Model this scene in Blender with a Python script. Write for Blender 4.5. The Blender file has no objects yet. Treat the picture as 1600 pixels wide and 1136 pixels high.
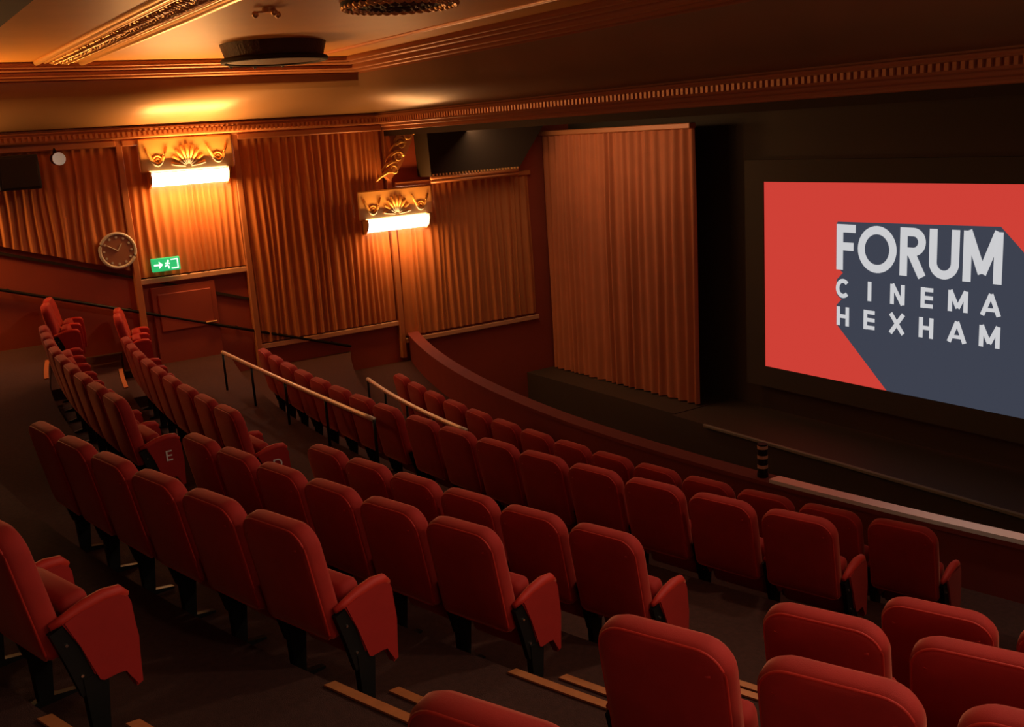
import bpy, bmesh, math, random
from mathutils import Vector, Matrix
random.seed(7)
C = bpy.context.scene.collection
S = bpy.context.scene
PI = math.pi

# ------------------------------------------------------------------ camera
cam = bpy.data.cameras.new('camera'); co = bpy.data.objects.new('camera', cam); C.objects.link(co)
cam.sensor_width = 36; cam.lens = 36.0
cam.clip_start = .05; cam.clip_end = 200
R = Matrix(((0.55363356, -0.15247948, 0.8186818), (0.83035748, 0.17570717, -0.52880379), (-0.06321654, 0.97256208, 0.22388987)))
co.matrix_world = R.to_4x4()
S.camera = co
# ------------------------------------------------------------------ world and exposure
w = bpy.data.worlds.new('world'); S.world = w; w.use_nodes = True
w.node_tree.nodes['Background'].inputs[0].default_value = (1.0, .62, .38, 1)
w.node_tree.nodes['Background'].inputs[1].default_value = .02
S.view_settings.view_transform = 'Standard'; S.view_settings.look = 'None'
S.view_settings.exposure = 0; S.view_settings.gamma = 1
try: S.view_settings.use_curve_mapping = False
except Exception: pass

def area(name, loc, direction, sx, sy, power, col, spread=180):
    l = bpy.data.lights.new(name, 'AREA'); l.shape = 'RECTANGLE'; l.size = sx; l.size_y = sy
    l.energy = power; l.color = col; l.spread = math.radians(spread)
    o = bpy.data.objects.new(name, l); C.objects.link(o); o.location = loc
    o.rotation_euler = Vector(direction).to_track_quat('-Z', 'Y').to_euler()
    return o
# house lights: soft downlights in the auditorium ceiling over the balcony, plus added fills
def spot(name, loc, target, power, col, size=1.2, blend=.8, rad=.08):
    l = bpy.data.lights.new(name, 'SPOT'); l.energy = power; l.color = col; l.spot_size = size; l.spot_blend = blend; l.shadow_soft_size = rad
    o = bpy.data.objects.new(name, l); C.objects.link(o); o.location = loc
    o.rotation_euler = (Vector(target) - Vector(loc)).to_track_quat('-Z', 'Y').to_euler()
for p, q, e in (((-.6, 5.2, 1.1), (-1.4, 2.4, -2), 190), ((-3.0, 5.8, 1.1), (-3.6, 2.0, -2.2), 165), ((-5.6, 6.2, 1.1), (-6.2, 2.6, -2.4), 115),
                ((-9.0, 6.0, 1.1), (-9.6, 3.0, -2.5), 85), ((-12.2, 5.8, 1.1), (-12.8, 2.6, -2.5), 110), ((-.8, 2.6, 1.1), (-2.4, 1.0, -2), 80)):
    spot('house_downlight', p, q, e, (1, .78, .58), 1.7, 1.0, .10)
spot('parapet_fill_spot', (-3.4, 6.55, 1.1), (-3.4, 7.1, -3), 230, (1, .90, .80), .9, 1.0, .08)  # added spot to brighten the cream parapet capping, not a fitting of the room
area('rear_fill_light', (-5.5, -3.6, .95), (0, 1, -.38), 9, .5, 10, (1, .70, .48))  # added dim fill from behind the seats to lift the blacks, no real lamp
area('curtain_downlight', (-13.0, 8.9, .06), (0, .75, -1), 3.4, .2, 26, (1, .62, .34))
area('stalls_fill_light', (-6.5, 8.4, .10), (0, -.15, -1), 8, .8, 16, (1, .70, .45))  # added overhead fill lifting the dark stalls and front wall, no real house light

# ------------------------------------------------------------------ materials
def mat(name, col, rough=.7, metal=0, spec=.3, noise=0, nscale=8, bump=0, bscale=60, sheen=0, emit=None, estr=0, coat=0):
    m = bpy.data.materials.new(name); m.use_nodes = True; nt = m.node_tree; b = nt.nodes['Principled BSDF']
    b.inputs['Base Color'].default_value = (*col, 1); b.inputs['Roughness'].default_value = rough
    b.inputs['Metallic'].default_value = metal; b.inputs['Specular IOR Level'].default_value = spec
    if sheen:
        b.inputs['Sheen Weight'].default_value = sheen; b.inputs['Sheen Roughness'].default_value = .35
        b.inputs['Sheen Tint'].default_value = (1, .40, .22, 1)
    if coat: b.inputs['Coat Weight'].default_value = coat
    tc = nt.nodes.new('ShaderNodeTexCoord')
    if noise:
        n = nt.nodes.new('ShaderNodeTexNoise'); n.inputs['Scale'].default_value = nscale; n.inputs['Detail'].default_value = 4
        nt.links.new(tc.outputs['Object'], n.inputs['Vector'])
        mx = nt.nodes.new('ShaderNodeMix'); mx.data_type = 'RGBA'
        mx.inputs[6].default_value = (*[c * (1 - noise) for c in col], 1); mx.inputs[7].default_value = (*[min(1, c * (1 + noise)) for c in col], 1)
        nt.links.new(n.outputs['Fac'], mx.inputs[0]); nt.links.new(mx.outputs[2], b.inputs['Base Color'])
    if bump:
        n = nt.nodes.new('ShaderNodeTexNoise'); n.inputs['Scale'].default_value = bscale; n.inputs['Detail'].default_value = 5
        nt.links.new(tc.outputs['Object'], n.inputs['Vector'])
        bp = nt.nodes.new('ShaderNodeBump'); bp.inputs['Strength'].default_value = bump; bp.inputs['Distance'].default_value = .01
        nt.links.new(n.outputs['Fac'], bp.inputs['Height']); nt.links.new(bp.outputs['Normal'], b.inputs['Normal'])
    if emit:
        b.inputs['Emission Color'].default_value = (*emit, 1); b.inputs['Emission Strength'].default_value = estr
    return m
M = dict(
    velvet=mat('red_velvet', (.36, .016, .009), .8, sheen=.4, noise=.22, nscale=9, bump=.12, bscale=320),
    piping=mat('red_piping', (.50, .022, .010), .6, sheen=.3),
    panel=mat('red_side_cloth', (.36, .013, .008), .75, sheen=.2, noise=.12, nscale=14),
    black=mat('black_metal', (.02, .018, .015), .45, .6, .4),
    screw=mat('bright_screw', (.8, .75, .65), .2, 1, .5),
    letter=mat('cream_lettering', (.85, .8, .7), .5),
    carpet=mat('dark_carpet', (.060, .020, .012), .95, noise=.4, nscale=30, bump=.6, bscale=220),
    nosing=mat('worn_brass_nosing', (.60, .20, .06), .45, .35, .5, noise=.2, nscale=20),
    curtain=mat('amber_curtain_cloth', (.50, .17, .055), .75, sheen=.25, noise=.14, nscale=3, bump=.2, bscale=120),
    curtain2=mat('stage_curtain_cloth', (.46, .14, .055), .75, sheen=.25, noise=.14, nscale=3, bump=.2, bscale=120),
    dado=mat('oxblood_wall_paint', (.30, .055, .028), .7, noise=.12, nscale=2),
    trim=mat('pale_wall_trim', (.60, .32, .18), .45),
    plaster=mat('gilt_plaster', (.62, .29, .06), .5, noise=.12, nscale=1.6),
    cove=mat('bronze_cove_plaster', (.30, .17, .085), .38, .1, .5, noise=.2, nscale=1.2),
    cornice=mat('red_gold_cornice', (.46, .17, .065), .42, .15, .5),
    gilt=mat('bright_gilding', (.75, .42, .14), .35, .5, .5),
    darkpaint=mat('dark_brown_paint', (.030, .018, .010), .8),
    blackwall=mat('black_drape_wall', (.060, .042, .026), .9),
    stage=mat('dark_stage_boards', (.06, .04, .025), .6),
    stalls=mat('dark_stalls_floor', (.06, .04, .025), .95),
    parapet=mat('red_parapet_cloth', (.20, .030, .016), .8, noise=.1, nscale=4),
    cap=mat('glossy_cream_cap', (.80, .72, .60), .25, 0, .6, coat=.5),
    edge=mat('scuffed_stage_edge', (.20, .16, .11), .5),
    rail=mat('cream_handrail', (.80, .55, .32), .35, .2, .5),
    lampglass=mat('lit_frosted_glass', (.9, .9, .9), .4, emit=(1, .93, .80), estr=9),
    speaker=mat('black_speaker', (.02, .02, .018), .6),
    grille=mat('speaker_grille', (.035, .032, .03), .8, bump=.8, bscale=300),
    clock=mat('pale_clock_ring', (.55, .52, .45), .4),
    clockface=mat('dull_clock_face', (.30, .13, .08), .6),
    exitgreen=mat('lit_green_sign', (.02, .3, .1), .5, emit=(.02, .42, .13), estr=1.1),
    exitwhite=mat('lit_white_pictogram', (.8, .9, .85), .5, emit=(.75, .95, .9), estr=1.4),
    vent=mat('dark_pierced_plaster', (.085, .04, .018), .55, bump=.8, bscale=40),
    scrRed=mat('projected_red', (0, 0, 0), .9, emit=(.62, .050, .036), estr=1.0),
    scrNavy=mat('projected_navy', (0, 0, 0), .9, emit=(.045, .052, .076), estr=1.0),
    scrWhite=mat('projected_white', (0, 0, 0), .9, emit=(.60, .60, .62), estr=1.0),
)
# faint mottling over the projected red
# ------------------------------------------------------------------ helpers
def obj(name, bm, m, parent=None, smooth=False):
    me = bpy.data.meshes.new(name); bmesh.ops.recalc_face_normals(bm, faces=bm.faces[:]); bm.to_mesh(me); bm.free()
    me.materials.append(M[m] if isinstance(m, str) else m)
    if smooth:
        for p in me.polygons: p.use_smooth = True
    o = bpy.data.objects.new(name, me); C.objects.link(o)
    if parent: o.parent = parent
    return o
def tag(o, label, cat, group=None):
    o['label'] = label; o['category'] = cat
    if group: o['group'] = group
    return o
def thing(name, label, cat, loc=(0, 0, 0), rz=0, group=None):
    o = bpy.data.objects.new(name, None); o.empty_display_size = .1; C.objects.link(o); o.location = loc; o.rotation_euler = (0, 0, rz)
    return tag(o, label, cat, group)
def struct(name, bm, m, parent=None, smooth=False):
    o = obj(name, bm, m, parent, smooth)
    if not parent: o['kind'] = 'structure'
    return o
def box(bm, x0, x1, y0, y1, z0, z1, bev=0, seg=2, mtx=None):
    r = bmesh.ops.create_cube(bm, size=1); vs = r['verts']
    for v in vs: v.co = Vector(((x0 + x1) / 2 + v.co.x * (x1 - x0), (y0 + y1) / 2 + v.co.y * (y1 - y0), (z0 + z1) / 2 + v.co.z * (z1 - z0)))
    if bev:
        es = list({e for v in vs for e in v.link_edges})
        g = bmesh.ops.bevel(bm, geom=es, offset=bev, segments=seg, affect='EDGES', profile=.5)
        vs = list({v for f in g['faces'] for v in f.verts} | {v for v in vs if v.is_valid})
    if mtx: bmesh.ops.transform(bm, matrix=mtx, verts=vs)
    return vs
def prism(bm, pts, a, b, axis='x'):
    """extrude a closed 2D outline between a and b along an axis; pts are (y,z) for x, (x,z) for y, (x,y) for z"""
    def P(p, t):
        return Vector((t, p[0], p[1])) if axis == 'x' else Vector((p[0], t, p[1])) if axis == 'y' else Vector((p[0], p[1], t))
    v0 = [bm.verts.new(P(p, a)) for p in pts]; v1 = [bm.verts.new(P(p, b)) for p in pts]
    bm.faces.new(v0); bm.faces.new(v1[::-1])
    n = len(pts)
    for i in range(n): bm.faces.new((v0[i], v0[(i + 1) % n], v1[(i + 1) % n], v1[i]))
    return v0 + v1
def tube(bm, pts, r, n=8, closed=False, cap=True):
    pts = [Vector(p) for p in pts]; rings = []
    N = len(pts)
    for i, p in enumerate(pts):
        if closed: d = pts[(i + 1) % N] - pts[i - 1]
        else: d = pts[min(i + 1, N - 1)] - pts[max(i - 1, 0)]
        d.normalize(); up = Vector((0, 0, 1)) if abs(d.z) < .9 else Vector((0, 1, 0))
        a = d.cross(up).normalized(); b = a.cross(d).normalized()
        rr = r[i] if isinstance(r, (list, tuple)) else r
        rings.append([bm.verts.new(p + a * rr * math.cos(2 * PI * k / n) + b * rr * math.sin(2 * PI * k / n)) for k in range(n)])
    for i in range(N if closed else N - 1):
        A, B = rings[i], rings[(i + 1) % N]
        for k in range(n): bm.faces.new((A[k], A[(k + 1) % n], B[(k + 1) % n], B[k]))
    if cap and not closed: bm.faces.new(rings[0][::-1]); bm.faces.new(rings[-1])
def cyl(bm, c, r, h, axis='z', n=20, r2=None):
    ms = {'z': Matrix.Identity(4), 'x': Matrix.Rotation(PI / 2, 4, 'Y'), 'y': Matrix.Rotation(PI / 2, 4, 'X')}[axis]
    bmesh.ops.create_cone(bm, cap_ends=True, segments=n, radius1=r, radius2=r if r2 is None else r2, depth=h, matrix=Matrix.Translation(Vector(c)) @ ms)

# ------------------------------------------------------------------ layout of the raked balcony
XC = -7.7
ROWS = [  # name, y0 at the middle of the room, seat-top height
    ('G', -.38, -1.28), ('F', .68, -1.55), ('E', 1.57, -1.82), ('D', 2.42, -2.09), ('C', 3.94, -2.42), ('B', 5.02, -2.75)]
SEAT_H = .92
CURVE = {'G': (.068, .0225, .028), 'B': (.03, .034, .032), 'P': (.03, .028, .022)}   # curvature of each row line: slope, left, right
def arc(x, k=''):
    b, l, r = CURVE.get(k, (.068, .0225, .028)); d = x - XC
    return b * d + (r if d > 0 else l) * d * d
def slope(x, k=''): return (arc(x + .01, k) - arc(x - .01, k)) / .02
XL, XR = -15.0, .45

# floor: the tiers, each running from its own riser to the next
bm = bmesh.new()
edges = [(-3.2, -1.60, ''), (-2.1, -1.60, ''), (-1.25, -1.93, '')] + [(r[1], r[2] - SEAT_H, r[0]) for r in ROWS] + [(6.40, None, 'P')]
N = 60
xs = [XL + (XR - XL) * i / N for i in range(N + 1)]
floorz = lambda k: edges[k][1]
prev = None
for k in range(len(edges) - 1):
    y0, z, ka = edges[k]; y1, _, kb = edges[k + 1]
    if k == 0: a = [bm.verts.new((x, -4.2, z)) for x in xs]
    else: a = [bm.verts.new((x, y0 + arc(x, ka), z)) for x in xs]
    b = [bm.verts.new((x, y1 + arc(x, kb), z)) for x in xs]
    for i in range(N):
        bm.faces.new((a[i], a[i + 1], b[i + 1], b[i]))
        if prev: bm.faces.new((prev[i], prev[i + 1], a[i + 1], a[i]))
    prev = b
struct('floor', bm, 'carpet')
bm = bmesh.new(); box(bm, XL - 1, XR + 1, 6.2, 12, -6.4, -6.3)
struct('floor_stalls', bm, 'stalls')

# aisle steps and their nosings
AISLES = [(-13.72, -12.55, 'left wall'), (-7.56, -6.98, 'middle'), (-3.69, -2.80, 'near')]
step_group = 'carpeted half steps in the balcony aisles'
rowname = {'G': 'G', 'F': 'F', 'E': 'E', 'D': 'D'}
for (xa, xb, an) in AISLES:
    for k, (rn, y0, zt) in enumerate(ROWS):
        if k > 3: continue
        if an != 'near' and rn in 'GF': continue
        if an == 'middle' and rn == 'C': continue
        zup = ROWS[k - 1][2] - SEAT_H if k else -1.93
        zf = zt - SEAT_H; zh = (zup + zf) / 2
        n = 8; X = [xa + (xb - xa) * i / n for i in range(n + 1)]
        st = thing('aisle_step', 'carpeted half step with twin worn nosings in the %s aisle beside row %s' % (an, rn), 'step', ((xa + xb) / 2, y0 + arc((xa + xb) / 2), zf), 0, step_group)
        off = Vector(st.location)
        bm = bmesh.new(); f = [(x, y0 + arc(x) + .01) for x in X]; g = [(x, y0 + arc(x) + .28) for x in X]
        ring = f + g[::-1]
        prism(bm, [(p[0] - off.x, p[1] - off.y) for p in ring], .001, zh - zf, 'z'); obj('tread', bm, 'carpet', st)
        for (dy, z) in ((-.045, zup), (.24, zh)):
            bm = bmesh.new()
            ring = [(x - off.x, y0 + arc(x) + dy - off.y) for x in X] + [(x - off.x, y0 + arc(x) + dy + .05 - off.y) for x in X[::-1]]
            prism(bm, ring, z - zf + .002, z - zf + .012, 'z'); obj('nosing', bm, 'nosing', st)

# ------------------------------------------------------------------ the tip-up seat
W2 = .228
def rounded_panel(w, h, r, n=7):
    """outline (x,z) with z from -h to 0; top corners well rounded"""
    pts = []
    for i in range(n + 1):
        a = PI / 2 * i / n; pts.append((w - r + r * math.sin(a), -r + r * math.cos(a)))
    pts = [(-p[0], p[1]) for p in pts[::-1]] + pts
    rb = .03
    for i in range(4):
        a = PI / 2 * i / 3; pts.append((w - rb + rb * math.cos(a), -h + rb - rb * math.sin(a)))
    for i in range(4):
        a = PI / 2 * i / 3; pts.append((-w + rb - rb * math.sin(a), -h + rb - rb * math.cos(a)))
    return pts
def back_bm():
    out = rounded_panel(W2, .54, .10)
    bm = bmesh.new()
    # cross-section through the thickness: pairs (inset, depth)
    prof = [(.030, .000), (.010, .006), (.0, .026), (.0, .070), (.012, .092), (.040, .104)]
    cx, cz = 0, -.25; rings = []
    for ins, dp in prof:
        ring = []
        for (x, z) in out:
            sx = (W2 - ins) / W2; sz = (.27 - ins) / .27
            ring.append(bm.verts.new((x * sx, dp, (z + .27) * sz - .27)))
        rings.append(ring)
    n = len(out)
    for a, b in zip(rings, rings[1:]):
        for i in range(n): bm.faces.new((a[i], a[(i + 1) % n], b[(i + 1) % n], b[i]))
    # puffed front and flat back, with a fold under the head roll on both
    for ring, s in ((rings[0], -1), (rings[-1], 1)):
        inner = [bm.verts.new((v.co.x * .84, v.co.y + s * .008, (v.co.z + .27) * .86 - .27)) for v in ring]
        for i in range(n): bm.faces.new((ring[i], ring[(i + 1) % n], inner[(i + 1) % n], inner[i]))
        bm.faces.new(inner if s > 0 else inner[::-1])
    tilt = Matrix.Translation((0, -.05, SEAT_H)) @ Matrix.Rotation(math.radians(10.5), 4, 'X')
    bmesh.ops.transform(bm, matrix=tilt, verts=bm.verts[:])
    return bm
TILT = Matrix.Translation((0, -.05, SEAT_H)) @ Matrix.Rotation(math.radians(10.5), 4, 'X')
def piping_bm():
    bm = bmesh.new()
    out = rounded_panel(W2 - .012, .52, .092)
    tube(bm, [TILT @ Vector((x, .010, z - .012)) for x, z in out], .006, 6, closed=True)
    tube(bm, [TILT @ Vector((x * (1), -.002, -.085 - .012 * (1 - (x / W2) ** 2))) for x in [-W2 + .055 + (2 * W2 - .11) * i / 8 for i in range(9)]], .005, 6)
    return bm
def cushion_bm():
    bm = bmesh.new()
    box(bm, -.205, .205, 0, .11, -.40, 0, .035, 3)
    bmesh.ops.transform(bm, matrix=Matrix.Translation((0, .135, .60)) @ Matrix.Rotation(math.radians(13), 4, 'X'), verts=bm.verts[:])
    return bm
# side panel outline (y,z): read off the aisle-end seats; origin at the seat's foot
PAN = [(.105, .548), (.20, .572), (.28, .584), (.335, .580), (.365, .560), (.378, .525), (.384, .38), (.376, .190), (.350, .180), (.335, .237), (.318, .270), (.285, .275), (.225, .258), (.205, .270), (.160, .43)]
def panel_bm(x):
    bm = bmesh.new(); vs = prism(bm, PAN, x - .024, x + .024, 'x')
    es = [e for e in bm.edges if abs(e.verts[0].co.x - e.verts[1].co.x) < 1e-5]
    bmesh.ops.bevel(bm, geom=es, offset=.007, segments=2, affect='EDGES')
    return bm
def pad_bm(x):
    bm = bmesh.new(); tube(bm, [(x, .068, .540), (x, .13, .553), (x, .20, .572), (x, .28, .584), (x, .34, .578), (x, .370, .552)], [.014, .020, .026, .027, .026, .016], 10)
    return bm
def bracket_bm(x):
    bm = bmesh.new(); prism(bm, [(.060, .515), (.120, .535), (.170, .42), (.21, .26), (.14, .23), (.100, .38)], x - .014, x + .014, 'x'); return bm
def screw_bm(x, y, z, s):
    bm = bmesh.new(); cyl(bm, (x + s * .016, y, z), .006, .006, 'x', 10); return bm
def leg_bm(x):
    bm = bmesh.new(); prism(bm, [(.15, .30), (.25, .30), (.22, .03), (.33, .012), (.33, 0), (.08, 0), (.08, .012), (.16, .03)], x - .018, x + .018, 'x'); return bm

seat0 = thing('cinema_chair', 'red velvet tip-up chair', 'chair')
br = obj('backrest', back_bm(), 'velvet', seat0, True)
obj('piping', piping_bm(), 'piping', br, True)
obj('seat_cushion', cushion_bm(), 'velvet', seat0, True)
def stand(x, s, parent):
    a = obj('armrest_panel', panel_bm(x), 'panel', parent); obj('arm_pad', pad_bm(x), 'piping', a, True)
    b = obj('hinge_bracket', bracket_bm(x), 'black', parent)
    for (y, z) in ((.112, .455), (.150, .315)): obj('screw', screw_bm(x, y, z, s), 'screw', b)
    obj('leg', leg_bm(x), 'black', parent)
stand(-.247, 1, seat0)
seat1 = None
def copy_tree(o, parent=None):
    c = o.copy(); C.objects.link(c); c.parent = parent
    for ch in list(o.children): copy_tree(ch, c)
    return c
seat1 = copy_tree(seat0); stand(.247, 1, seat1)          # end-of-block seat, with a standard on both sides

ORD = ['first', 'second', 'third', 'fourth', 'fifth', 'sixth', 'seventh', 'eighth', 'ninth', 'tenth', 'eleventh', 'twelfth', 'thirteenth', 'fourteenth', 'fifteenth']
BL = (-14.90, -13.86, 2, 'far left'); CL = (-12.42, -7.85, 9, 'left centre'); CR = (-6.68, -3.755, 6, 'right centre'); RB = (-2.47, -.45, 4, 'right')
PLAN = {'G': [(-4.78, -3.80, 2, 'right centre'), (-2.04, -1.02, 2, 'right')], 'F': [CR, RB],
        'E': [BL, CL, CR, (-2.56, -.54, 4, 'right')], 'D': [BL, CL, CR, (-2.64, -.62, 4, 'right')],
        'C': [(-12.0, -8.02, 8, 'left centre'), (-7.92, -3.755, 8, 'right centre'), RB],
        'B': [(-10.75, -3.75, 14, 'front centre'), RB]}
ROWTXT = {'G': 'in the row nearest the camera', 'F': 'in the second nearest row', 'E': 'in row E', 'D': 'in row D',
          'C': 'first row past the cross aisle', 'B': 'front row behind the parapet'}
def POS(i, n, bn):
    if i == 0: q = 'leftmost'
    elif i == n - 1: q = 'rightmost'
    elif i == n - 2 and n > 2: q = 'second from right'
    else: q = ORD[i] + ' from left'
    return q + ' of ' + bn + ' block'
used0 = used1 = False
for rn, y0, zt in ROWS:
    for (xa, xb, n, bn) in PLAN[rn]:
        p = (xb - xa) / n
        for i in range(n):
            x = xa + p * (i + .5); last = i == n - 1
            lab = 'red tip-up chair, %s, %s' % (POS(i, n, bn), ROWTXT[rn])
            if last:
                o = seat1 if not used1 else copy_tree(seat1); used1 = True
            else:
                o = seat0 if not used0 else copy_tree(seat0); used0 = True
            o.location = (x, y0 + arc(x, rn) + .03, zt - SEAT_H)
            o.rotation_euler = (0, 0, math.atan(slope(x, rn)) + random.uniform(-.012, .012))
            o.scale = (p / .494, 1, 1)
            tag(o, lab, 'chair', 'red tip-up chairs ' + ROWTXT[rn])
            if last and bn == 'left centre' and rn in ('E', 'D'):
                cu = bpy.data.curves.new('row_letter', 'FONT'); cu.body = rn; cu.size = .12; cu.extrude = .001; cu.align_x = 'CENTER'; cu.align_y = 'CENTER'
                t = bpy.data.objects.new('tmp', cu); C.objects.link(t)
                bpy.context.view_layer.update(); dg = bpy.context.evaluated_depsgraph_get()
                me = bpy.data.meshes.new_from_object(t.evaluated_get(dg)); bpy.data.objects.remove(t)
                me.materials.clear(); me.materials.append(M['letter'])
                lo = bpy.data.objects.new('row_letter', me); C.objects.link(lo); lo.parent = o
                lo.location = (.274, .27, .44); lo.rotation_euler = (PI / 2, 0, PI / 2); lo['label'] = 'cream row letter ' + rn

# ------------------------------------------------------------------ parapet, rails
def curvewall(bm, y0, t, z0, z1, xa, xb, n=60):
    arc_ = lambda x: arc(x, 'P')
    X = [xa + (xb - xa) * i / n for i in range(n + 1)]
    ring = [(x, y0 + arc_(x)) for x in X] + [(x, y0 + t + arc_(x)) for x in X[::-1]]
    prism(bm, ring, z0, z1, 'z')
bm = bmesh.new(); curvewall(bm, 6.40, .16, -4.6, -3.24, XL, XR); struct('wall_parapet', bm, 'parapet')
bm = bmesh.new(); curvewall(bm, 6.38, .20, -3.239, -3.20, XL, XR); struct('trim_1', bm, 'parapet')
bm = bmesh.new(); curvewall(bm, 6.38, .13, -3.199, -3.165, -6.0, XR, 30)
tag(obj('parapet_rail', bm, 'cap'), 'bright cream capping strip along the right half of the balcony parapet', 'rail')
def handrail(y0, z, xa, xb, zf, label, bend=.0, xc=-8.1):
    arc = lambda x: bend * (x - xc) ** 2
    xm = (xa + xb) / 2
    t = thing('handrail', label, 'handrail', (xm, y0 + arc(xm), zf)); o = Vector(t.location)
    n = 24; X = [xa + (xb - xa) * i / n for i in range(n + 1)]
    bm = bmesh.new(); tube(bm, [Vector((x, y0 + arc(x), z)) - o for x in X], .024, 8); obj('rail', bm, 'rail', t, True)
    for i in range(0, n + 1, 6):
        bm = bmesh.new(); cyl(bm, (X[i] - o.x, y0 + arc(X[i]) - o.y, (z - zf) / 2), .015, z - zf, 'z', 10); obj('post', bm, 'black', t, True)
handrail(3.80, -2.52, -12.6, -8.3, -3.01, 'cream handrail at the left of the cross aisle, behind the first row below it', .004, -10.5)
handrail(4.72, -2.80, -10.9, -8.2, -3.34, 'cream handrail between the two front rows, left of centre', .034)
t = thing('parapet_lamp', 'small dark spotlight standing on the parapet where the cream strip begins', 'spotlight', (-6.15, 6.48 + arc(-6.15, 'P'), -3.20))
bm = bmesh.new(); cyl(bm, (0, 0, .02), .05, .04, 'z', 16); obj('base', bm, 'black', t)
bm = bmesh.new(); cyl(bm, (0, 0, .17), .045, .28, 'z', 16); obj('body', bm, 'black', t, False)
for z in (.10, .19, .28):
    bm = bmesh.new(); cyl(bm, (0, 0, z), .047, .03, 'z', 16); obj('band', bm, 'trim', t)

# ------------------------------------------------------------------ walls
def quad(name, pts, m):
    bm = bmesh.new(); bm.faces.new([bm.verts.new(p) for p in pts]); return struct(name, bm, m)
bm = bmesh.new(); box(bm, XL - .2, XL, -4.4, 11.4, -6.4, .6); struct('wall_left', bm, 'dado')
bm = bmesh.new(); box(bm, XR, XR + .2, -4.4, 11.4, -6.4, 1.4); struct('wall_right', bm, 'dado')
bm = bmesh.new(); box(bm, XL - .2, XR + .2, -4.6, -4.4, -6.4, 1.4); struct('wall_back', bm, 'dado')
bm = bmesh.new(); box(bm, XL - .2, XR + .2, 11.2, 11.4, -6.4, .6); struct('wall_front', bm, 'blackwall')
RAKE = -.33
# handrail along the left wall following the rake
bm = bmesh.new(); t = thing('wall_handrail', 'dark handrail following the rake along the left wall', 'handrail', (XL + .06, 1.0, -1.40))
tube(bm, [(.0, -2.6, .86 - .03), (.0, 5.6, -1.85)], .022, 8); obj('rail', bm, 'black', t, True)
for i in range(6):
    y = -2.2 + i * 1.5; bm = bmesh.new(); cyl(bm, (-.03, y, .02 + (y) * -.327 - .02), .012, .06, 'x', 8); obj('bracket', bm, 'black', t)
bm = bmesh.new(); prism(bm, [(-3, .44 - .02), (6.6, -2.75 + .0), (6.6, -2.79), (-3, .40 - .02)], XL, XL + .03, 'x'); struct('trim_2', bm, 'darkpaint')

def curtain(name, label, axis, fixed, a0, a1, ztop, zbot, m, pleat=.105, amp=.045, group=None):
    """pleated hanging; zbot may be a function of position"""
    t = thing(name, label, 'curtain', group=group)
    L = a1 - a0; rnd = random.Random(int(abs(a0) * 100)); n = int(L / pleat)
    P = []; a = a0; k = 0
    while a < a1:
        wd = pleat * rnd.uniform(.65, 1.4)
        for j in range(8):
            u = j / 8; P.append((a + wd * u, amp * (.5 - .5 * math.cos(2 * PI * u)) * rnd.uniform(.93, 1.07) * (1 if k % 3 else .75)))
        a += wd; k += 1
    P = [p for p in P if p[0] <= a1] + [(a1, 0)]
    bm = bmesh.new(); rows = []
    nz = 8
    for r in range(nz + 1):
        v = r / nz; row = []
        for (s, d) in P:
            zb = zbot(s) if callable(zbot) else zbot
            z = ztop + (zb - ztop) * v
            f = (.55 + .45 * min(1, v * 3)) * (1 + .1 * math.sin(s * 7 + v * 3)); ss = s + .012 * math.sin(v * 5 + s * 9)
            row.append(bm.verts.new((fixed + .03 + d * f, ss, z) if axis == 'x' else (ss, fixed - .03 - d * f, z)))
        rows.append(row)
    for A, B in zip(rows, rows[1:]):
        for i in range(len(A) - 1): bm.faces.new((A[i], A[i + 1], B[i + 1], B[i]))
    cl = obj('pleated_cloth', bm, m, t, True)
    bm = bmesh.new()
    if axis == 'x': box(bm, fixed + .002, fixed + .12, a0, a1, ztop - .01, ztop + .07, .01, 1)
    else: box(bm, a0, a1, fixed - .13, fixed, ztop - .01, ztop + .07, .01, 1)
    obj('heading_rail', bm, 'cornice', t)
    return t
G = 'pleated amber hangings on the left wall'
curtain('wall_curtain', 'pleated amber hanging at the back end of the left wall, cut along the rake', 'x', XL, -1.5, 3.42, .10, lambda s: -1.09 + RAKE * (s - 1.8), 'curtain', group=G)
curtain('wall_curtain', 'short pleated amber hanging behind the green exit sign', 'x', XL, 3.50, 5.05, .10, -1.74, 'curtain', group=G)
curtain('wall_curtain', 'long pleated amber hanging between exit sign and gilded corner bracket', 'x', XL, 5.13, 7.45, .10, -2.95, 'curtain', .12, .05, group=G)
curtain('wall_curtain', 'pleated amber hanging below the dark bulkhead with the second lit wall lamp', 'x', XL, 7.62, 10.25, -.80, -3.25, 'curtain', .13, .05, group=G)
curtain('stage_curtain', 'tall pleated red-brown curtain left of the cinema screen', 'y', 10.62, XL + .05, -11.15, -.16, -4.3, 'curtain2', .17, .09)
# trims under the hangings
for k, (ya, yb, z) in enumerate(((3.46, 5.1, -1.79), (5.1, 7.5, -3.0), (7.6, 10.3, -3.32))):
    bm = bmesh.new(); box(bm, XL, XL + .07, ya, yb, z - .05, z + .03, .01, 1); struct('trim_%d' % (3 + k), bm, 'trim')
bm = bmesh.new()
for y in (3.46, 5.09, 7.53): box(bm, XL, XL + .10, y - .045, y + .045, -3.6 if y > 5 else -2.9, .2, .01, 1)
struct('trim_6', bm, 'cornice')
# door below the exit sign
bm = bmesh.new(); box(bm, XL, XL + .05, 3.62, 4.55, -3.3, -1.9, .01, 1); d = struct('door_1', bm, 'dado')
bm = bmesh.new(); box(bm, XL + .05, XL + .075, 3.70, 4.47, -2.55, -2.0, .01, 1); obj('door_panel', bm, 'dado', d)
bm = bmesh.new(); cyl(bm, (XL + .085, 4.42, -2.5), .012, .16, 'y', 8); obj('door_handle', bm, 'gilt', d)

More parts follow.
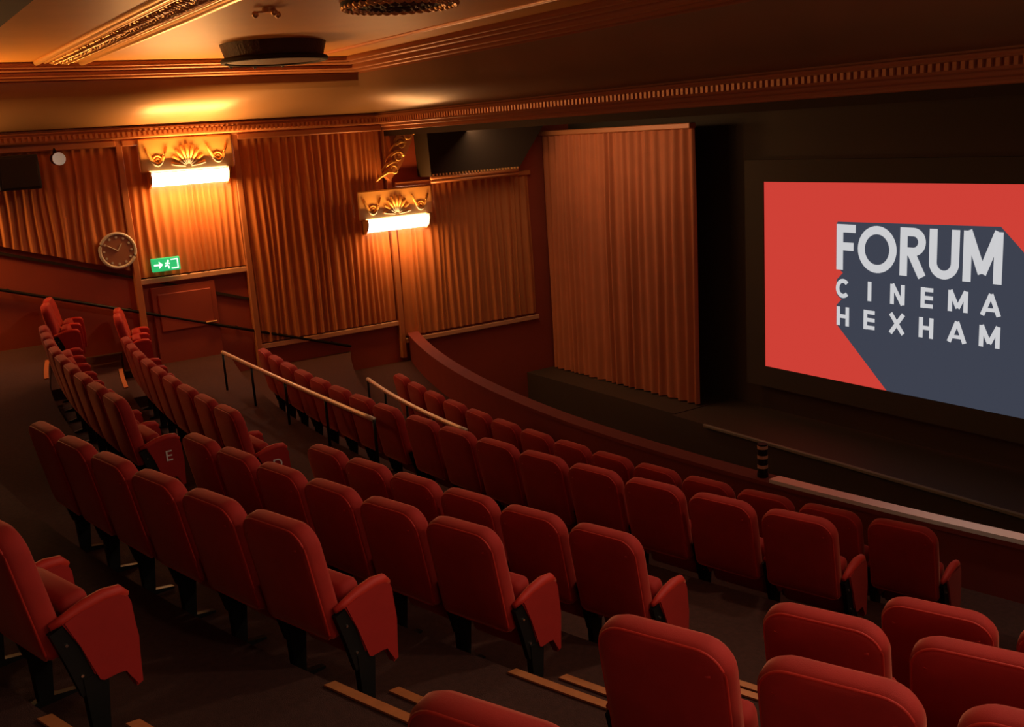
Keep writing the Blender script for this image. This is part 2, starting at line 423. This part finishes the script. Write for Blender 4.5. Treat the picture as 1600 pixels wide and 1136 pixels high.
# ------------------------------------------------------------------ ceiling, coves, cornices
ZC = 1.15; XI = -14.30; YI = 6.85
bm = bmesh.new(); box(bm, XI - .05, XR, 1.40, YI + .05, ZC, ZC + .1); struct('ceiling', bm, 'plaster')
bm = bmesh.new(); box(bm, XL, XR, -4.4, 1.36, ZC - .14, ZC + .1); struct('ceiling_soffit', bm, 'darkpaint')
bm = bmesh.new(); box(bm, XL, XR, 7.62, 11.3, .12, .3); struct('ceiling_stage', bm, 'blackwall')
def sweep(bm, prof):
    """sweep a profile (o,z), o = distance from wall into the room, along the left wall then across the front, mitred"""
    pts = []
    for (o, z) in prof:
        pts.append([(XL + o, 1.36, z), (XL + o, 7.55 - o, z), (XR, 7.55 - o, z)])
    v = [[bm.verts.new(p) for p in row] for row in pts]
    for A, B in zip(v, v[1:]):
        for i in range(2): bm.faces.new((A[i], A[i + 1], B[i + 1], B[i]))
def half_rounds(o0, z0, o1, z1, n, depth):
    """ribbed profile between two points"""
    P = []; dx, dz = o1 - o0, z1 - z0; L = math.hypot(dx, dz); nx, nz = (dz / L, -dx / L)
    if nx < 0: nx, nz = -nx, -nz
    for i in range(n):
        for j in range(6):
            u = (i + j / 6) / n; h = depth * math.sin(PI * j / 6) * (1 if i % 2 == 0 else .6)
            P.append((o0 + dx * u + nx * h, z0 + dz * u + nz * h))
    P.append((o1, z1)); return P
bm = bmesh.new()
P = []
for i in range(11):
    a = PI / 2 * i / 10; P.append((.08 + .62 * math.sin(a) ** 1.2, .34 + .58 * (1 - math.cos(a))))
sweep(bm, P); struct('ceiling_cove', bm, 'cove', smooth=True)
bm = bmesh.new(); sweep(bm, half_rounds(.62, .90, .98, 1.15, 5, .055)); struct('trim_7', bm, 'cornice', smooth=True)
bm = bmesh.new(); sweep(bm, half_rounds(.0, .10, .10, .19, 2, .05) + half_rounds(.16, .19, .20, .22, 1, .02) + [(.20, .27)] + half_rounds(.20, .27, .12, .36, 2, .05)); struct('trim_8', bm, 'cornice', smooth=True)
# dentil course: small blocks, one moulding
bm = bmesh.new()
y = 1.4
while y < 7.3: box(bm, XL + .19, XL + .235, y, y + .035, .215, .275); y += .07
x = XL + .25
while x < XR: box(bm, x, x + .035, 7.315, 7.36, .215, .275); x += .07
struct('trim_9', bm, 'cornice')
bm = bmesh.new()
y = 1.4
while y < 6.6: box(bm, XL + .93, XL + .975, y, y + .045, 1.085, 1.13); y += .09
x = XL + 1.0
while x < XR: box(bm, x, x + .045, 6.575, 6.62, 1.085, 1.13); x += .09
struct('trim_10', bm, 'gilt')
bm = bmesh.new(); box(bm, XL, XR, 7.50, 7.62, .0, .40); struct('wall_beam', bm, 'darkpaint')
# ornate ceiling band with foliage relief
t = thing('ceiling_moulding', 'ornate gilded foliage band running across the lit ceiling', 'moulding', (-7.3, 2.70, ZC))
for (dy, r) in ((-.27, .035), (.26, .045), (.17, .018), (-.17, .018)):
    bm = bmesh.new(); tube(bm, [(-7.6, dy, -.01), (7.75, dy, -.01)], r, 10); obj('rib', bm, 'gilt', t, True)
bm = bmesh.new(); rnd = random.Random(3)
x = -7.0
while x < 7.6:
    for side in (-1, 1):
        n = 7; th = rnd.uniform(.5, .9)
        pts = [(x + .055 * j * math.cos(th * j / n * 2) * .6, side * .015 + side * (.018 * j), -.012 - .012 * math.sin(PI * j / n)) for j in range(n)]
        tube(bm, pts, [.008 + .012 * math.sin(PI * (j + .5) / n) for j in range(n)], 6)
    bmesh.ops.create_icosphere(bm, subdivisions=1, radius=.024, matrix=Matrix.Translation((x + .02, rnd.uniform(-.03, .03), -.02)))
    x += .085
obj('foliage_relief', bm, 'gilt', t, True)
# secondary plain bead nearer the front cornice
bm = bmesh.new(); tube(bm, [(XI + .7, 5.95, ZC - .005), (XR, 5.95, ZC - .005)], .03, 8); struct('trim_11', bm, 'cornice', smooth=True)

# round plaster drum, pierced vent, small bulb cluster
t = thing('ceiling_drum', 'dark round plaster drum on the ceiling near the front left corner', 'ceiling fitting', (-12.05, 4.72, ZC))
bm = bmesh.new(); cyl(bm, (0, 0, -.10), .56, .20, 'z', 40, .62); obj('drum', bm, 'vent', t, False)
bm = bmesh.new(); tube(bm, [(.60 * math.cos(2 * PI * i / 40), .60 * math.sin(2 * PI * i / 40), -.19) for i in range(40)], .03, 8, closed=True); obj('lower_ring', bm, 'darkpaint', t, True)
for s in (0, 1, 2):
    a = PI + .5 * (s - 1); bm = bmesh.new()
    tube(bm, [((.64 + .12 * math.sin(u)) * math.cos(a), (.64 + .12 * math.sin(u)) * math.sin(a), -.05 - .06 * u) for u in [i * .4 for i in range(8)]], .02, 8); obj('scroll', bm, 'vent', t, True)
t = thing('ceiling_vent', 'dark pierced round vent in the ceiling at the top edge of the photo', 'vent', (-8.40, 4.50, ZC))
bm = bmesh.new(); cyl(bm, (0, 0, -.02), .52, .04, 'z', 40); obj('plate', bm, 'darkpaint', t)
for r in (.16, .28, .40, .50):
    bm = bmesh.new(); n = int(r * 80) * 4
    tube(bm, [(r * math.cos(2 * PI * i / n), r * math.sin(2 * PI * i / n), -.045) for i in range(n)], [(.010, .022, .026, .022)[i % 4] for i in range(n)], 8, closed=True)
    obj('bead_ring', bm, 'gilt' if r > .3 else 'vent', t)
t = thing('bulb_cluster', 'tiny brass three-bulb fitting on the ceiling above the foliage band', 'ceiling light', (-8.95, 3.50, ZC))
bm = bmesh.new(); cyl(bm, (0, 0, -.02), .06, .04, 'z', 16); obj('rose', bm, 'gilt', t)
for i in range(3):
    a = 2.1 * i; bm = bmesh.new(); bmesh.ops.create_uvsphere(bm, u_segments=10, v_segments=8, radius=.03, matrix=Matrix.Translation((.12 * math.cos(a), .12 * math.sin(a), -.05))); obj('bulb', bm, 'gilt', t, True)
    bm = bmesh.new(); tube(bm, [(0, 0, -.03), (.12 * math.cos(a), .12 * math.sin(a), -.03)], .008, 6); obj('arm', bm, 'gilt', t)

# ------------------------------------------------------------------ bulkhead over the second lamp, gilded corner bracket
bm = bmesh.new()
prism(bm, [(8.08, .02), (10.35, .02), (9.78, -.68), (8.10, -.68)], XL, XL + .45, 'x'); struct('wall_bulkhead', bm, 'darkpaint')
t = thing('bulkhead_moulding', 'ribbed gilt moulding along the foot of the dark bulkhead', 'moulding', (XL + .45, 8.9, -.70))
for dz, r in ((0, .035), (.075, .02), (-.06, .022)):
    bm = bmesh.new(); tube(bm, [(-.02, -.80, dz), (-.02, .88, dz)], r, 8); obj('rib', bm, 'cornice', t, True)
bm = bmesh.new(); y = -.78
while y < .85: box(bm, -.01, .02, y, y + .03, .03, .06); y += .06
obj('dentils', bm, 'gilt', t)
t = thing('scroll_bracket', 'gilded acanthus scroll bracket at the left wall corner under the beam', 'bracket', (XL + .10, 7.60, -.25))
bm = bmesh.new(); prism(bm, [(-.08, .36), (.42, .36), (.30, .10), (.10, -.22), (-.12, -.44), (-.20, -.36), (-.04, -.1)], 0, .12, 'x'); obj('console', bm, 'cornice', t)
def spiral(cy, cz, r0, turns, x, n=26, s=1):
    return [(x, cy + s * r0 * (1 - i / n * .85) * math.cos(turns * 2 * PI * i / n), cz + r0 * (1 - i / n * .85) * math.sin(turns * 2 * PI * i / n)) for i in range(n)]
for (cy, cz, r0, s) in ((.25, .25, .11, 1), (.10, .12, .10, -1), (.05, -.08, .09, 1), (-.05, -.28, .08, -1)):
    bm = bmesh.new(); tube(bm, spiral(cy, cz, r0, 1.6, .15, s=s), [.024 * (1 - i / 40) for i in range(26)], 8); obj('leaf_scroll', bm, 'gilt', t, True)
for k in range(5):
    bm = bmesh.new(); z = .28 - k * .15
    tube(bm, [(.14, .30 - k * .09, z), (.17, .18 - k * .09, z + .02), (.15, .06 - k * .09, z - .05), (.12, .0 - k * .09, z - .12)], [.01, .03, .022, .006], 8); obj('leaf', bm, 'gilt', t, True)

# ------------------------------------------------------------------ wall lamps
lamp_group = 'lit frosted wall uplighters with plaster crests'
def wall_lamp(x, y, z, face, label, power, col):
    t = thing('wall_lamp', label, 'wall lamp', (x, y, z), 0 if face > 0 else PI, lamp_group)
    w2 = .56
    bm = bmesh.new()
    prof = [(.05, .085), (.20, .085), (.215, .05), (.20, -.02), (.16, -.07), (.10, -.10), (.05, -.10)]
    prism(bm, prof, -w2, w2, 'y'); obj('frosted_trough', bm, 'lampglass', t, False)
    for s in (-1, 1):
        bm = bmesh.new(); prism(bm, [(.03, .11), (.23, .11), (.24, .04), (.20, -.06), (.10, -.13), (.03, -.13)], s * w2 - .012, s * w2 + .012, 'y'); obj('end_cap', bm, 'gilt', t)
    bm = bmesh.new(); box(bm, .12, .16, -w2 - .1, w2 + .1, .10, .56, .02, 2); obj('crest_plate', bm, 'gilt', t)
    # crest: shell ribs and swags
    for k in range(9):
        a = PI * (k + .5) / 9; bm = bmesh.new()
        tube(bm, [(.17, .04 * math.cos(a), .15 + .04 * math.sin(a)), (.19, .16 * math.cos(a), .15 + .20 * math.sin(a)), (.18, .24 * math.cos(a), .15 + .31 * math.sin(a))], [.01, .022, .026], 7); obj('shell_rib', bm, 'gilt', t, True)
    for s in (-1, 1):
        bm = bmesh.new(); tube(bm, [(.18, s * (.28 + .30 * u), .44 - .24 * math.sin(PI * u)) for u in [i / 10 for i in range(11)]], [.014 + .018 * math.sin(PI * i / 10) for i in range(11)], 8); obj('swag', bm, 'gilt', t, True)
        bm = bmesh.new(); tube(bm, [(.18, s * .42 + s * p[1] * .7, .26 + p[2] * .7) for p in spiral(0, 0, .1, 1.5, 0)], .012, 7); obj('scroll', bm, 'gilt', t, True)
    f = face
    area('lamp_glow', (x + f * .34, y, z + .15), (f * .7, 0, 1), 1.1, .2, power, col)
    area('lamp_glow', (x + f * .34, y, z - .16), (-f * .35, 0, -1), 1.1, .2, power * .40, col)
    return t
AMB = (1, .45, .11)
wall_lamp(XL, 4.36, -.39, 1, 'lit wall uplighter above the green exit sign on the left wall', 72, AMB)
wall_lamp(XL, 7.58, -1.38, 1, 'lit wall uplighter beside the dark bulkhead, under the gilded corner bracket', 34, AMB)
wall_lamp(XL, .55, -.10, 1, 'lit wall uplighter at the back end of the left wall', 120, AMB)
wall_lamp(XR, .9, -.42, -1, 'lit wall uplighter on the right wall beside the back rows', 3, (1, .62, .38))
wall_lamp(XR, 4.36, -.42, -1, 'lit wall uplighter on the right wall above the parapet end', 4, (1, .62, .38))

# ------------------------------------------------------------------ wall things on the left
t = thing('wall_speaker', 'black boxy loudspeaker high on the left wall at the photo edge', 'speaker', (XL + .12, 2.12, -.38))
bm = bmesh.new(); box(bm, .02, .30, -.25, .25, 0, .44, .02, 2); obj('cabinet', bm, 'speaker', t)
bm = bmesh.new(); box(bm, .30, .315, -.22, .22, .03, .41, .005, 1); obj('grille', bm, 'grille', t)
bm = bmesh.new(); box(bm, -.12, .04, -.04, .04, .16, .26); obj('wall_mount', bm, 'black', t)
t = thing('spotlight', 'small dark spotlight beside the black wall speaker under the cornice', 'spotlight', (XL + .18, 2.62, -.02))
bm = bmesh.new(); cyl(bm, (.12, 0, 0), .075, .20, 'x', 18); obj('barrel', bm, 'black', t)
bm = bmesh.new(); cyl(bm, (.235, 0, 0), .082, .03, 'x', 18); obj('lens_ring', bm, 'screw', t)
bm = bmesh.new(); tube(bm, [(-.18, 0, .0), (0, 0, .13), (.06, 0, .10)], .014, 7); obj('yoke', bm, 'black', t)
t = thing('wall_clock', 'round pale-rimmed wall clock on the left wall before the exit sign', 'clock', (XL + .11, 3.24, -1.31))
bm = bmesh.new(); cyl(bm, (0, 0, 0), .235, .04, 'x', 40); obj('face', bm, 'clockface', t)
bm = bmesh.new(); tube(bm, [(.02, .235 * math.cos(2 * PI * i / 40), .235 * math.sin(2 * PI * i / 40)) for i in range(40)], .022, 8, closed=True); obj('rim', bm, 'clock', t, True)
for i in range(12):
    a = 2 * PI * i / 12; bm = bmesh.new(); cyl(bm, (.024, .185 * math.cos(a), .185 * math.sin(a)), .017, .01, 'x', 10); obj('hour_stud', bm, 'clock', t)
for a, l in ((1.0, .11), (2.6, .16)):
    bm = bmesh.new(); tube(bm, [(.03, 0, 0), (.03, l * math.cos(a), l * math.sin(a))], .007, 6); obj('hand', bm, 'clock', t)

# sign
t = thing('exit_sign', 'small green lit exit sign with white running figure on the left wall', 'sign', (XL + .16, 3.86, -1.575))
bm = bmesh.new(); box(bm, -.05, 0, -.20, .20, -.095, .095, .012, 2); obj('sign_box', bm, 'exitgreen', t)
bm = bmesh.new()
prism(bm, [(.07, -.07), (.17, -.07), (.17, .07), (.07, .07), (.07, .055), (.155, .055), (.155, -.055), (.07, -.055)], .001, .004, 'x')
prism(bm, [(-.17, -.012), (-.10, -.012), (-.10, -.05), (-.045, 0), (-.10, .05), (-.10, .012), (-.17, .012)], .001, .004, 'x')
cyl(bm, (.003, .03, .045), .014, .004, 'x', 12)
for seg in (((.025, .028), (.01, -.01)), ((.01, -.01), (.035, -.035)), ((.035, -.035), (.03, -.062)), ((.01, -.01), (-.02, -.03)), ((.02, .02), (.05, .005)), ((.02, .02), (-.012, .012))):
    tube(bm, [(.003, *seg[0]), (.003, *seg[1])], .0085, 5)
obj('pictogram', bm, 'exitwhite', t)
bm = bmesh.new(); box(bm, -.16, -.05, -.05, .05, -.03, .03); obj('bracket', bm, 'black', t)

# ------------------------------------------------------------------ stage and screen
YS = 11.0
X0, X1, Z0, Z1 = -10.21, -5.31, -3.625, -.96
bm = bmesh.new(); box(bm, -11.1, XR, 9.95, 11.2, -6.3, -4.33); struct('floor_stage', bm, 'stage')
bm = bmesh.new(); box(bm, -10.4, XR, 9.90, 9.95, -4.36, -4.315, .008, 1); struct('trim_12', bm, 'edge')
bm = bmesh.new(); box(bm, XL, -11.1, 10.0, 11.2, -6.3, -4.32); struct('floor_wing', bm, 'stage')
scr = thing('cinema_screen', 'cinema screen showing white cinema lettering with long navy shadow on red', 'screen', (-7.76, YS, Z0))
ox, oz = -7.76, Z0
bm = bmesh.new(); box(bm, X0 - ox, X1 - ox, 0, .03, Z0 - oz, Z1 - oz); obj('red_picture', bm, 'scrRed', scr)
bm = bmesh.new()
for (a, b, c, d) in ((X0 - .35, X0, Z0 - .3, Z1 + .3), (X1, X1 + .35, Z0 - .3, Z1 + .3), (X0, X1, Z0 - .3, Z0), (X0, X1, Z1, Z1 + .3)):
    box(bm, a - ox, b - ox, -.02, .05, c - oz, d - oz)
obj('black_masking', bm, 'blackwall', scr)
def flat(bm, pts, y): prism(bm, [(p[0] - ox, p[1] - oz) for p in pts], y, y + .003, 'y')
bm = bmesh.new()
flat(bm, [(-8.95, -1.50), (-8.93, -1.47), (-6.66, -1.44), (X1, -2.75), (X1, Z0), (-8.13, Z0), (-8.94, -2.84), (-8.94, -2.58), (-8.86, -2.50), (-8.94, -2.44), (-8.94, -2.24), (-8.84, -2.14), (-8.95, -2.06)], -.004)
obj('navy_shadow', bm, 'scrNavy', scr)
# strokes of the letters on a unit box (x 0..w, z 0..1)
def stroke(bm, p, q, t, T):
    p = Vector(p); q = Vector(q); d = (q - p).normalized(); n = Vector((-d.y, d.x)) * t / 2
    flat(bm, [T(*(p + n)), T(*(q + n)), T(*(q - n)), T(*(p - n))], -.012)
def arcs(bm, c, rx, rz, a0, a1, t, T, tz=None, n=22):
    tz = tz or t
    o = [(c[0] + rx * math.cos(a0 + (a1 - a0) * i / n), c[1] + rz * math.sin(a0 + (a1 - a0) * i / n)) for i in range(n + 1)]
    i_ = [(c[0] + (rx - t) * math.cos(a0 + (a1 - a0) * i / n), c[1] + (rz - tz) * math.sin(a0 + (a1 - a0) * i / n)) for i in range(n + 1)]
    for k in range(n): flat(bm, [T(*o[k]), T(*o[k + 1]), T(*i_[k + 1]), T(*i_[k])], -.012)
def glyph(ch, x, z, w, h, t, lab=None):
    """t = stroke thickness in metres"""
    T = lambda u, v: (x + u, z + v)
    bm = bmesh.new(); g = t / 2
    if ch == 'F':
        stroke(bm, (g, 0), (g, h), t, T); stroke(bm, (t, h - g), (w, h - g), t, T); stroke(bm, (t, h * .52), (w * .9, h * .52), t, T)
    elif ch == 'E':
        stroke(bm, (g, 0), (g, h), t, T)
        for v in (g, h / 2, h - g): stroke(bm, (t, v), (w, v), t * .9, T)
    elif ch == 'O': arcs(bm, (w / 2, h / 2), w / 2, h / 2, 0, 2 * PI, t, T, n=40)
    elif ch == 'C': arcs(bm, (w / 2, h / 2), w / 2, h / 2, .75, 2 * PI - .75, t, T, n=30)
    elif ch == 'R':
        stroke(bm, (g, 0), (g, h), t, T); r = h * .29
        stroke(bm, (t, h - g), (w - r, h - g), t, T); stroke(bm, (t, h - 2 * r + g), (w - r, h - 2 * r + g), t, T)
        arcs(bm, (w - r, h - r), r, r, -PI / 2, PI / 2, t, T, n=16)
        stroke(bm, (w * .42, h - 2 * r + g), (w - g * .8, 0), t * 1.05, T)
    elif ch == 'U':
        stroke(bm, (g, w / 2), (g, h), t, T); stroke(bm, (w - g, w / 2), (w - g, h), t, T); arcs(bm, (w / 2, w / 2), w / 2, w / 2, PI, 2 * PI, t, T)
    elif ch == 'M':
        stroke(bm, (g, 0), (g, h), t, T); stroke(bm, (w - g, 0), (w - g, h), t, T)
        stroke(bm, (g, h), (w / 2, h * .18), t, T); stroke(bm, (w - g, h), (w / 2, h * .18), t, T)
    elif ch == 'N':
        stroke(bm, (g, 0), (g, h), t, T); stroke(bm, (w - g, 0), (w - g, h), t, T); stroke(bm, (g, h), (w - g, 0), t, T)
    elif ch == 'I': stroke(bm, (w / 2, 0), (w / 2, h), t, T)
    elif ch == 'H':
        stroke(bm, (g, 0), (g, h), t, T); stroke(bm, (w - g, 0), (w - g, h), t, T); stroke(bm, (t, h / 2), (w - t, h / 2), t * .9, T)
    elif ch == 'A':
        stroke(bm, (g * .6, 0), (w / 2, h), t, T); stroke(bm, (w - g * .6, 0), (w / 2, h), t, T); stroke(bm, (w * .22, h * .27), (w * .78, h * .27), t * .8, T)
    elif ch == 'X':
        stroke(bm, (g * .6, 0), (w - g * .6, h), t, T); stroke(bm, (g * .6, h), (w - g * .6, 0), t, T)
    o = obj('letter_' + ch.lower(), bm, 'scrWhite', scr); o['label'] = 'white capital letter ' + ch
XT0, XT1 = -8.95, -6.62
for ch, x, w in (('F', -8.94, .30), ('O', -8.60, .58), ('R', -7.97, .36), ('U', -7.56, .40), ('M', -7.11, .49)):
    glyph(ch, x, -2.10, w, .60, .105)
for word, z in (('CINEMA', -2.475), ('HEXHAM', -2.85)):
    for i, ch in enumerate(word):
        wd = {'I': .08, 'M': .26, 'C': .23, 'A': .24, 'N': .21, 'E': .17, 'H': .20, 'X': .22}[ch]
        glyph(ch, XT0 + (XT1 - XT0 - .24) * i / 5 + (.12 - wd / 2), z, wd, .255, .055)
# glow of the screen comes from its own emission
